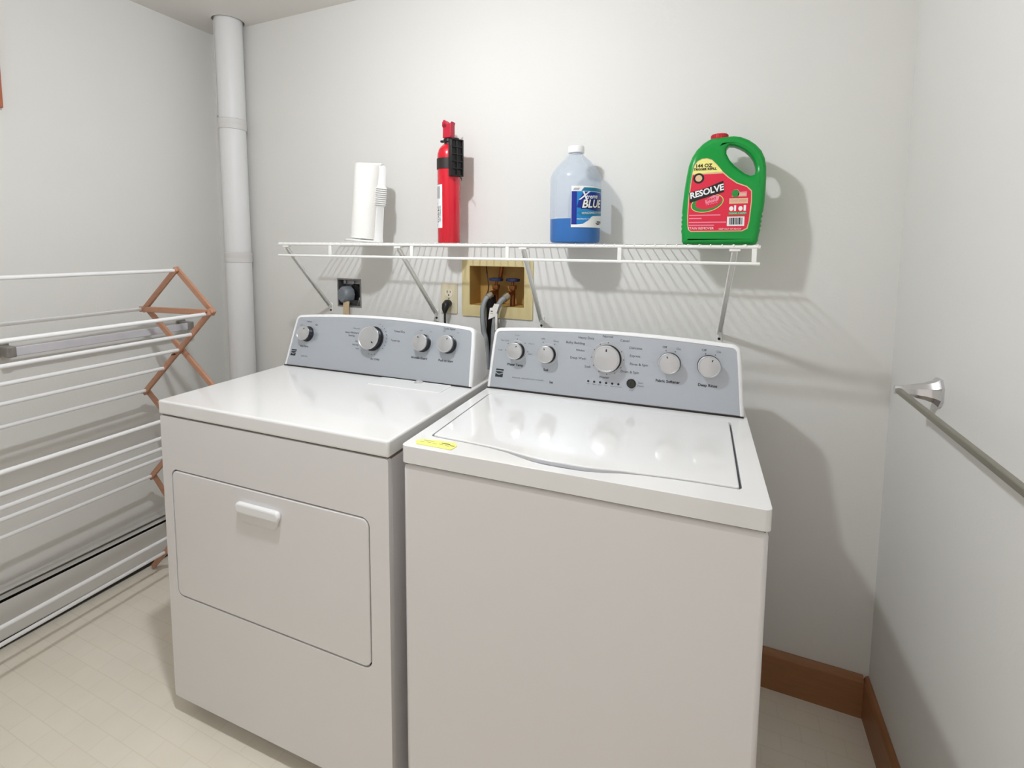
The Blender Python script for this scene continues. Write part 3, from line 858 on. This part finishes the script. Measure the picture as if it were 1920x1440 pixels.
# green swirl
c_ = gp(400, 860); d.ell(*c_, 0.040, 0.0225, 2, LYEL, 36, 0.25); d.ell(*c_, 0.0385, 0.021, 3, LGREEN, 36, 0.25); c2 = gp(415, 848); d.ell(*c2, 0.0325, 0.0175, 4, LRED, 36, 0.25)
c_ = gp(455, 835); d.poly([(c_[0] - 0.016, c_[1] - 0.012), (c_[0] + 0.012, c_[1] - 0.006), (c_[0] + 0.016, c_[1] + 0.012), (c_[0] + 0.002, c_[1] + 0.014), (c_[0] - 0.018, c_[1] + 0.002)], 5, LPINK)
T('SPRAY', 442, 820, 0.0085, LRED, rot=0.25, layer=6, bold=0.0003); T("N WASH", 446, 862, 0.0080, LRED, rot=0.25, layer=6, bold=0.0003)
# word mark
a = 0.26
bx = [(-0.046, -0.015), (0.044, -0.015), (0.048, 0.014), (-0.042, 0.014)]
cx2, cz2 = gp(388, 738)
d.poly([(cx2 + x * math.cos(a) - y * math.sin(a), cz2 + x * math.sin(a) + y * math.cos(a)) for x, y in [(-0.045, -0.016), (0.040, -0.012), (0.045, 0.016), (0.0, 0.010), (-0.041, 0.010)]], 5, LBLACK)
d.text('RESOLVE', cx2, cz2, 0.0215, LWHITE, rot=a, shear=0.15, layer=8, bold=0.0007, sx=0.98)
# right column
d.poly(Q([(645, 800), (645, 760), (665, 722), (700, 720), (722, 750), (790, 745), (790, 800)]), 2, LPINK)
d.ell(*gp(680, 765), 0.009, 0.010, 3, LGREEN); d.rect(*gp(705, 792), *gp(785, 765), 3, LBEIGE)
d.rect(*gp(622, 872), *gp(804, 815), 2, LBEIGE); T('ONE STEP', 712, 843, 0.0085, LPINK, layer=3)
d.ell(*gp(645, 925), 0.005, 0.006, 2, LWHITE); d.ell(*gp(735, 925), 0.005, 0.006, 2, LWHITE)
d.rect(*gp(672, 950), *gp(692, 890), 2, LWHITE); d.rect(*gp(765, 950), *gp(788, 890), 2, LWHITE)
d.rect(*gp(622, 990), *gp(795, 962), 2, LGREEN); T('CLEANS CARPET', 708, 976, 0.0055, LWHITE, layer=3)
d.rect(*gp(608, 1110), *gp(778, 1010), 2, LWHITE)
x = 632
wds = [6, 3, 9, 4, 12, 3, 6, 10, 4, 5, 12, 4, 3, 6]
for i, w_ in enumerate(wds):
    d.rect(*gp(x, 1095), *gp(min(x + w_, 765), 1022), 3, LBLACK if i % 2 == 0 else INKL); x += w_ + 3
for (x0, x1, y, m) in [(220, 540, 990, LPINK), (220, 350, 1025, LPINK), (360, 560, 1040, LRED), (220, 600, 1068, LPINK), (220, 480, 1100, LPINK)]:
    d.rect(*gp(x0, y + 6), *gp(x1, y - 6), 2, m)
T('STAIN REMOVER', 345, 1135, 0.0085, LWHITE, layer=3); T('KEEP OUT OF REACH', 640, 1142, 0.0055, LWHITE, layer=3)
d.build('label', gb)

# ------------------------------------------------------------------ valve box, hoses, outlets
vb = thing('valve_box', 'tan recessed washing machine valve box in the back wall, under the shelf', 'valve box', (0, 0, 0))
bm = B()
prism(bm, rrect(1.289, 1.073, 1.568, 1.282, 0.004, 2), fm, -0.005, 0.0, holes=[rrect(1.321, 1.115, 1.535, 1.258, 0.003, 2)])
obj('frame', bm, TANP, vb, bevel=0.0015, seg=2)
bm = B()
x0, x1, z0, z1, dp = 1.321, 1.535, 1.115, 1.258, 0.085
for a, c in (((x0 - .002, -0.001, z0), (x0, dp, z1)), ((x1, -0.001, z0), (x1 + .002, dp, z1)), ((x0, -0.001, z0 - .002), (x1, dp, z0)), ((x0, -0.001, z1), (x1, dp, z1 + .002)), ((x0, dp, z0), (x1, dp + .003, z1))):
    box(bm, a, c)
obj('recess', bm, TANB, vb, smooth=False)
for vx, pipe in ((1.412, True), (1.478, False)):
    bm = B()
    tube(bm, [(vx, 0.030, 1.115), (vx, 0.030, 1.190)], 0.0095, 14)
    tube(bm, [(vx, 0.030, 1.165), (vx - 0.004, -0.004, 1.160), (vx - 0.008, -0.012, 1.150)], 0.010, 14)
    tube(bm, [(vx, 0.030, 1.185), (vx, 0.030, 1.206)], 0.005, 10)
    box(bm, (vx - 0.011, 0.019, 1.175), (vx + 0.011, 0.041, 1.190))
    v_ = obj('valve', bm, BRASS, vb, bevel=0.001, seg=1)
    bm = B()
    Mh = Matrix.Translation((vx, 0.030, 1.209))
    for k in range(6):
        a = 2 * PI * k / 6 + 0.3
        tube(bm, [(vx, 0.03, 1.209), (vx + 0.019 * math.cos(a), 0.03 + 0.019 * math.sin(a), 1.209)], [0.004, 0.0065], 8)
    lathe(bm, [(0.017, -0.004), (0.025, -0.004), (0.026, 0), (0.025, 0.005), (0.017, 0.005), (0.017, -0.004)], 24, 0, Mh, False)
    obj('valve_handle', bm, BLUEH, v_)
bm = B(); tube(bm, [(1.413, 0.062, 1.21), (1.421, 0.062, 1.258)], 0.0075, 12); obj('copper_pipe', bm, mat('copper', (150, 84, 40), 0.4, metal=0.7), vb)
bm = B(); tube(bm, smoothpath([(1.367, 0.040, 1.257), (1.376, 0.03, 1.22), (1.386, 0.02, 1.18), (1.383, 0.01, 1.15), (1.379, 0.004, 1.13)], 5), 0.0022, 8); obj('wire_tie', bm, mat('dark_brown_wire', (52, 24, 18), 0.6), vb)

def hose(name, label, pts, rad, m, coup=None):
    hs_ = thing(name, label, 'hose', (0, 0, 0), group='hoses behind the machines' if name == 'water_hose' else None)
    bm = B(); tube(bm, smoothpath(pts, 8), rad, 14)
    t = obj('tube', bm, m, hs_)
    if coup:
        bm = B(); a, c = coup; tube(bm, [a, c], 0.0135, 16)
        cp = obj('coupling', bm, mat('zinc_coupling', (196, 186, 170), 0.3, metal=0.8), hs_)
    return hs_
hose('water_hose', 'grey braided water hose from the left blue-handled valve', [(1.404, -0.018, 1.150), (1.396, -0.030, 1.135), (1.392, -0.040, 1.10), (1.398, -0.045, 1.04), (1.412, -0.050, 0.98), (1.425, -0.060, 0.85), (1.43, -0.06, 0.60)], 0.0098, STEELHOSE, ((1.408, -0.006, 1.156), (1.402, -0.022, 1.146)))
h2 = hose('water_hose', 'grey braided water hose with a white paper tag from the right valve', [(1.470, -0.018, 1.150), (1.458, -0.034, 1.135), (1.447, -0.045, 1.10), (1.442, -0.050, 1.05), (1.442, -0.055, 1.0), (1.44, -0.06, 0.85), (1.452, -0.05, 0.60)], 0.0098, STEELHOSE, ((1.474, -0.006, 1.156), (1.467, -0.022, 1.146)))
bm = B()
prism(bm, [(1.425, 1.075), (1.452, 1.088), (1.466, 1.130), (1.448, 1.132), (1.441, 1.118), (1.431, 1.116)], fm, -0.062, -0.0605)
box(bm, (1.452, -0.064, 1.04), (1.460, -0.062, 1.098))
obj('tag', bm, CARDW, h2, smooth=False)
d = Decal(lambda x, z, l: (x, -0.0622 - l, z), [INK]); d.rect(1.434, 1.103, 1.442, 1.107, 1, INK); d.rect(1.433, 1.097, 1.443, 1.099, 1, INKL); d.build('tag_print', h2)
hose('drain_hose', 'black rubber drain hose dropping from the valve box between dryer and washer', [(1.384, 0.040, 1.140), (1.398, 0.006, 1.146), (1.416, -0.020, 1.115), (1.420, -0.026, 1.02), (1.418, -0.026, 0.90), (1.416, -0.022, 0.60)], 0.0175, mat('black_rubber', (16, 9, 9), 0.8, spec=0.2))  # hose thickened so its black also stands in for the shaded gap

ro = thing('wall_outlet', 'ivory duplex wall outlet between the shelf bracket and the tan valve box', 'outlet', (1.234, 0, 1.134))
bm = B(); prism(bm, rrect(-0.035, -0.057, 0.035, 0.057, 0.004, 3), fm, -0.005, 0); obj('cover_plate', bm, IVORY, ro, bevel=0.0018, seg=2)
for cz in (0.020, -0.020):
    bm = B()
    lathe(bm, [(0.0165, 0), (0.0165, 0.0015), (0.001, 0.0016)], 28, 0, Matrix.Translation((0, -0.005, cz)) @ Matrix.Rotation(PI / 2, 4, 'X'), False)
    fc = obj('receptacle', bm, mat('ivory_light', (228, 220, 196), 0.35), ro)
    d = Decal(lambda x, z, l: (x, -0.0067 - l, z + cz), [LBLACK])
    d.rect(-0.0078, 0.001, -0.0052, 0.010, 1, LBLACK); d.rect(0.0052, 0.002, 0.0078, 0.009, 1, LBLACK); d.ell(0, -0.007, 0.0026, 0.003, 1, LBLACK, 12)
    d.build('slots', ro)
bm = B(); tube(bm, [(0, -0.0065, 0), (0, -0.005, 0)], 0.003, 10); obj('screw', bm, GALV, ro)
pp = thing('power_plug', 'black plug with a black cord in the lower socket of the ivory outlet', 'plug', (1.234, -0.0068, 1.114))
bm = B()
secs = [(0.0, 0.0135), (-0.010, 0.0150), (-0.020, 0.0140), (-0.026, 0.009)]
tube(bm, [(0, 0, 0.002), (0, -0.012, 0.002), (0, -0.022, -0.004), (0, -0.027, -0.016), (0, -0.028, -0.030)], [0.014, 0.0155, 0.015, 0.012, 0.007], 18)
obj('plug_head', bm, BLACK, pp)
bm = B(); tube(bm, smoothpath([(0, -0.028, -0.028), (0, -0.028, -0.06), (0.0, -0.022, -0.10), (0.002, -0.018, -0.2), (0.002, -0.03, -0.5)], 6), 0.0042, 10); obj('cord', bm, BLACK, pp)

eo = thing('dryer_outlet', 'open square steel outlet box without cover, set in the wall behind the dryer', 'outlet', (0.7585, 0, 1.134))
bm = B()
prism(bm, [(-0.062, -0.059), (0.062, -0.059), (0.062, 0.059), (-0.062, 0.059)], fm, -0.0015, 0.0005, holes=[[(-0.056, -0.053), (0.056, -0.053), (0.056, 0.053), (-0.056, 0.053)]])
for a, c in (((-0.058, 0, -0.055), (-0.056, 0.045, 0.055)), ((0.056, 0, -0.055), (0.058, 0.045, 0.055)), ((-0.056, 0, -0.055), (0.056, 0.045, -0.053)), ((-0.056, 0, 0.053), (0.056, 0.045, 0.055)), ((-0.058, 0.045, -0.055), (0.058, 0.047, 0.055))):
    box(bm, a, c)
obj('steel_box', bm, GALV, eo, smooth=False)
bm = B()
lathe(bm, [(0.034, 0), (0.034, 0.020), (0.030, 0.024), (0.001, 0.025)], 32, 0, Matrix.Translation((0.012, 0.045, 0.002)) @ Matrix.Rotation(PI / 2, 4, 'X'), False)
obj('receptacle', bm, BLACK, eo)
bm = B()
box(bm, (-0.040, 0.012, 0.036), (0.046, 0.016, 0.050)); obj('yoke', bm, GALV, eo, smooth=False)
for qx in (0.015, -0.028):
    bm = B(); tube(bm, [(qx, 0.012, 0.043), (qx, 0.006, 0.043)], 0.006, 12); obj('screw', bm, GALV, eo)
bm = B()
tube(bm, smoothpath([(0.03, 0.03, -0.03), (0.045, 0.01, -0.02), (0.046, 0.005, -0.035), (0.035, 0.01, -0.048)], 5), 0.003, 8)
obj('ground_wire', bm, GALV, eo)
ep = thing('dryer_plug', 'round grey dryer plug with a beige cord in the open steel outlet box', 'plug', (0.7585, 0, 1.134))
bm = B()
Mp = Matrix.Translation((-0.012, 0.020, -0.008)) @ Matrix.Rotation(math.radians(-14), 4, 'Z') @ Matrix.Rotation(PI / 2, 4, 'X')
lathe(bm, [(0.033, 0), (0.036, 0.004), (0.036, 0.030), (0.032, 0.038), (0.027, 0.044), (0.001, 0.045)], 10, 0, Mp, False)
obj('plug_head', bm, GREYPLUG, ep, bevel=0.002, seg=2)
bm = B()
for k in range(3): tube(bm, [(-0.014 + 0.009 * k, -0.012, -0.034), (-0.014 + 0.009 * k, -0.015, -0.06), (-0.012 + 0.009 * k, -0.014, -0.20), (-0.010 + 0.009 * k, -0.014, -0.40)], 0.0058, 10)
obj('cord', bm, BEIGEC, ep)

# ------------------------------------------------------------------ vent duct in the left corner
vp_ = thing('vent_duct', 'white painted round duct rising through the ceiling in the left back corner', 'pipe', (hx, hy, 0))
segs = [((0.000, 0.002, 1.836), (0.000, 0.0, ZC + 0.08), 0.0535), ((0.006, 0.000, 1.262), (0.001, 0.0, 1.845), 0.0520), ((0.008, 0.000, 0.0), (0.006, 0.0, 1.272), 0.0525)]
for a, c, q in segs:
    bm = B(); tube(bm, [a, c], q, 40); o = obj('duct_section', bm, PIPE, vp_)
for z, xx in ((1.822, 0.001), (1.252, 0.006)):
    bm = B(); lathe(bm, [(0.0535, 0), (0.0548, 0.001), (0.0552, 0.018), (0.0546, 0.020), (0.0552, 0.022), (0.0550, 0.042), (0.0535, 0.0435)], 40, 0, Matrix.Translation((xx, 0, z)) @ Matrix.Rotation(0.03, 4, 'Y'), False)
    obj('tape_joint', bm, TAPE, vp_)
bm = B(); tube(bm, [(-0.022 , -0.052, 1.872), (-0.0215, -0.0505, 1.872)], 0.004, 10); obj('screw', bm, GALV, vp_)
bm = B(); bar(bm, (-0.030, -0.0455, 1.86), (-0.030, -0.0455, 2.27), 0.005, 0.0015, up=(0.56, 0.83, 0)); obj('seam', bm, TAPE, vp_)

# ------------------------------------------------------------------ baseboard heater on the left wall
ht = thing('baseboard_heater', 'long white baseboard heater along the foot of the left wall', 'heater', (0, 0, 0))
Y0, Y1 = -2.1, -0.20
def strip(prof):
    bm = B()
    a = [bm.verts.new((x, Y0, z)) for x, z in prof]; c = [bm.verts.new((x, Y1, z)) for x, z in prof]
    n_ = len(prof)
    for k in range(n_): bm.faces.new((a[k], a[(k + 1) % n_], c[(k + 1) % n_], c[k]))
    bm.faces.new(a); bm.faces.new(c); return bm
obj('back_plate', strip([(0.0, 0.02), (0.003, 0.02), (0.003, 0.192), (0.040, 0.186), (0.0405, 0.189), (0.0, 0.196)]), HEAT, ht, smooth=False)
obj('damper', strip([(0.036, 0.176), (0.049, 0.169), (0.050, 0.171), (0.037, 0.178)]), HEAT, ht, smooth=False)
obj('front_cover', strip([(0.050, 0.160), (0.054, 0.158), (0.054, 0.095), (0.0535, 0.090), (0.054, 0.085), (0.054, 0.040), (0.050, 0.034), (0.046, 0.034), (0.046, 0.036), (0.050, 0.038), (0.052, 0.042), (0.052, 0.156)]), HEAT, ht, smooth=False)
obj('fin_core', strip([(0.006, 0.005), (0.042, 0.005), (0.042, 0.150), (0.006, 0.150)]), DARK, ht, smooth=False)
for yy in (Y1, Y0):
    bm = B(); box(bm, (0, yy - 0.002, 0.018), (0.056, yy + 0.002, 0.197)); obj('end_cap', bm, HEAT, ht, bevel=0.001, seg=1)

# ------------------------------------------------------------------ drying rack
rk = thing('drying_rack', 'wooden accordion drying rack with white dowels, standing open by the left wall', 'drying rack', (0.0, -0.41, 0), 0)
RY = 0.0
A_ = (0.308, 1.232); L1 = (0.114, 1.078); R1 = (0.490, 1.088); L2 = (0.088, 0.746); R2 = (0.510, 0.785); L3 = (0.097, 0.400); R3 = (0.505, 0.440); L4 = (0.072, 0.012); R4 = (0.505, 0.012)
KX = -0.028     # dowels run very slightly askew of the wall
LEN = 0.80
def rp(p, s, y=0): return Vector((p[0] - KX * s * 1.0, -s + y, p[1]))
for s0, sg in ((0.0, 1), (LEN, -1)):
    for a, c, ly, rad in [(A_, L1, 0, 0.009), (A_, R1, 1, 0.009), (L1, R1, -1, 0.009), (R1, L2, 0, 0.0095), (L1, R2, 1, 0.009), (R2, L3, 0, 0.0095), (L2, R3, 1, 0.009), (R3, L4, 0, 0.0095), (L3, R4, 1, 0.009)]:
        y = ly * 0.0095 * sg
        pa, pc = rp(a, s0, y), rp(c, s0, y)
        e = (pc - pa).normalized() * 0.011
        if min(pa.z, pc.z) < 0.05:
            if pa.z < pc.z: pa = pa + e
            else: pc = pc - e
        bm = B(); bar(bm, pa - e, pc + e, 0.0095, 0.021, up=(e.z, 0, -e.x))
        obj('frame_slat', bm, WOODR, rk, bevel=0.002, seg=2)
lerp = lambda a, c, t: (a[0] + (c[0] - a[0]) * t, a[1] + (c[1] - a[1]) * t)
rods = [A_, L1] + [lerp(R1, L2, t) for t in (0.02, 0.26, 0.45, 0.68, 0.98)] + [lerp(R2, L3, t) for t in (0.118, 0.372, 0.55, 0.715, 0.99)] + [lerp(R3, L4, t) for t in (0.482, 0.80)]
for p in rods:
    bm = B()
    tube(bm, [rp(p, -0.004), rp(p, LEN + 0.004)], 0.0066, 12)
    obj('dowel', bm, ROD, rk)
for p in (A_, L1, R1, L2, lerp(R1, L2, 0.5)):
    bm = B(); tube(bm, [rp(p, -0.016), rp(p, 0.016)], 0.0035, 10); obj('pivot_pin', bm, mat('dark_pin', (120, 70, 48), 0.5), rk)

# ------------------------------------------------------------------ white rail on the left wall behind the rack
wr = thing('wall_rail', 'old white painted flat rail with end brackets on the left wall, behind the drying rack', 'rail', (0, 0, 0))
bm = B(); box(bm, (0.058, -0.775, 0.962), (0.068, -0.215, 0.992)); obj('bar', bm, mat('worn_white_paint', (206, 204, 210), 0.5, noise=0.1, nscale=20), wr, bevel=0.003)
for yy in (-0.205, -0.785):
    bm = B()
    box(bm, (0, yy - 0.020, 0.955), (0.006, yy + 0.020, 1.000)); box(bm, (0.0, yy - 0.012, 0.960), (0.072, yy + 0.012, 0.995))
    obj('end_bracket', bm, mat('tarnished_metal', (150, 146, 140), 0.35, metal=0.5, noise=0.4, nscale=40), wr, bevel=0.004)

# ------------------------------------------------------------------ towel bar on the right wall
tb = thing('towel_bar', 'chrome towel bar on the right wall with one flared post in view', 'towel bar', (XR, 0, 0))
TY = [-0.305, -0.95]; TZ = 1.031
for yy in TY:
    bm = B()
    secs = [(0.0, 0.023, 0.029), (0.005, 0.023, 0.029), (0.012, 0.019, 0.022), (0.026, 0.013, 0.017), (0.045, 0.010, 0.013), (0.062, 0.0075, 0.0095), (0.078, 0.0065, 0.0085)]
    rings = []
    for dx, ry, rz in secs:
        rings.append([bm.verts.new((-dx, yy + a, TZ - dx * 0.04 + b_)) for a, b_ in [(x * ry, z * rz) for x, z in ((-1, -.45), (-.5, -1), (.5, -1), (1, -.45), (1, .45), (.5, 1), (-.5, 1), (-1, .45))]])
    for a, c in zip(rings, rings[1:]):
        for k in range(8): bm.faces.new((a[k], a[(k + 1) % 8], c[(k + 1) % 8], c[k]))
    bm.faces.new(rings[0]); bm.faces.new(rings[-1])
    obj('post', bm, CHROME, tb, angle=20)
bm = B(); box(bm, (-0.076, TY[1] - 0.006, TZ - 0.010), (-0.066, TY[0] + 0.006, TZ + 0.002))
obj('bar', bm, mat('brushed_bar', (150, 146, 134), 0.35, metal=0.7), tb, bevel=0.002)

# ------------------------------------------------------------------ wooden picture frame, its right edge at the left border
pf = thing('picture_frame', 'orange-brown wooden frame on the left wall, cut off by the left edge of the photo', 'picture frame', (0, 0, 0))
bm = B()
prism(bm, [(-1.16, 1.762), (-0.737, 1.762), (-0.737, 2.06), (-1.16, 2.06)], lambda y, z, dd: (dd, y, z), 0.0, 0.018, holes=[[(-1.135, 1.787), (-0.762, 1.787), (-0.762, 2.035), (-1.135, 2.035)]])
obj('frame', bm, mat('orange_wood', (176, 100, 68), 0.45, noise=0.15, nscale=20), pf, bevel=0.002)
bm = B(); box(bm, (0.0, -1.137, 1.785), (0.006, -0.760, 2.037)); obj('picture', bm, PICT, pf, smooth=False)
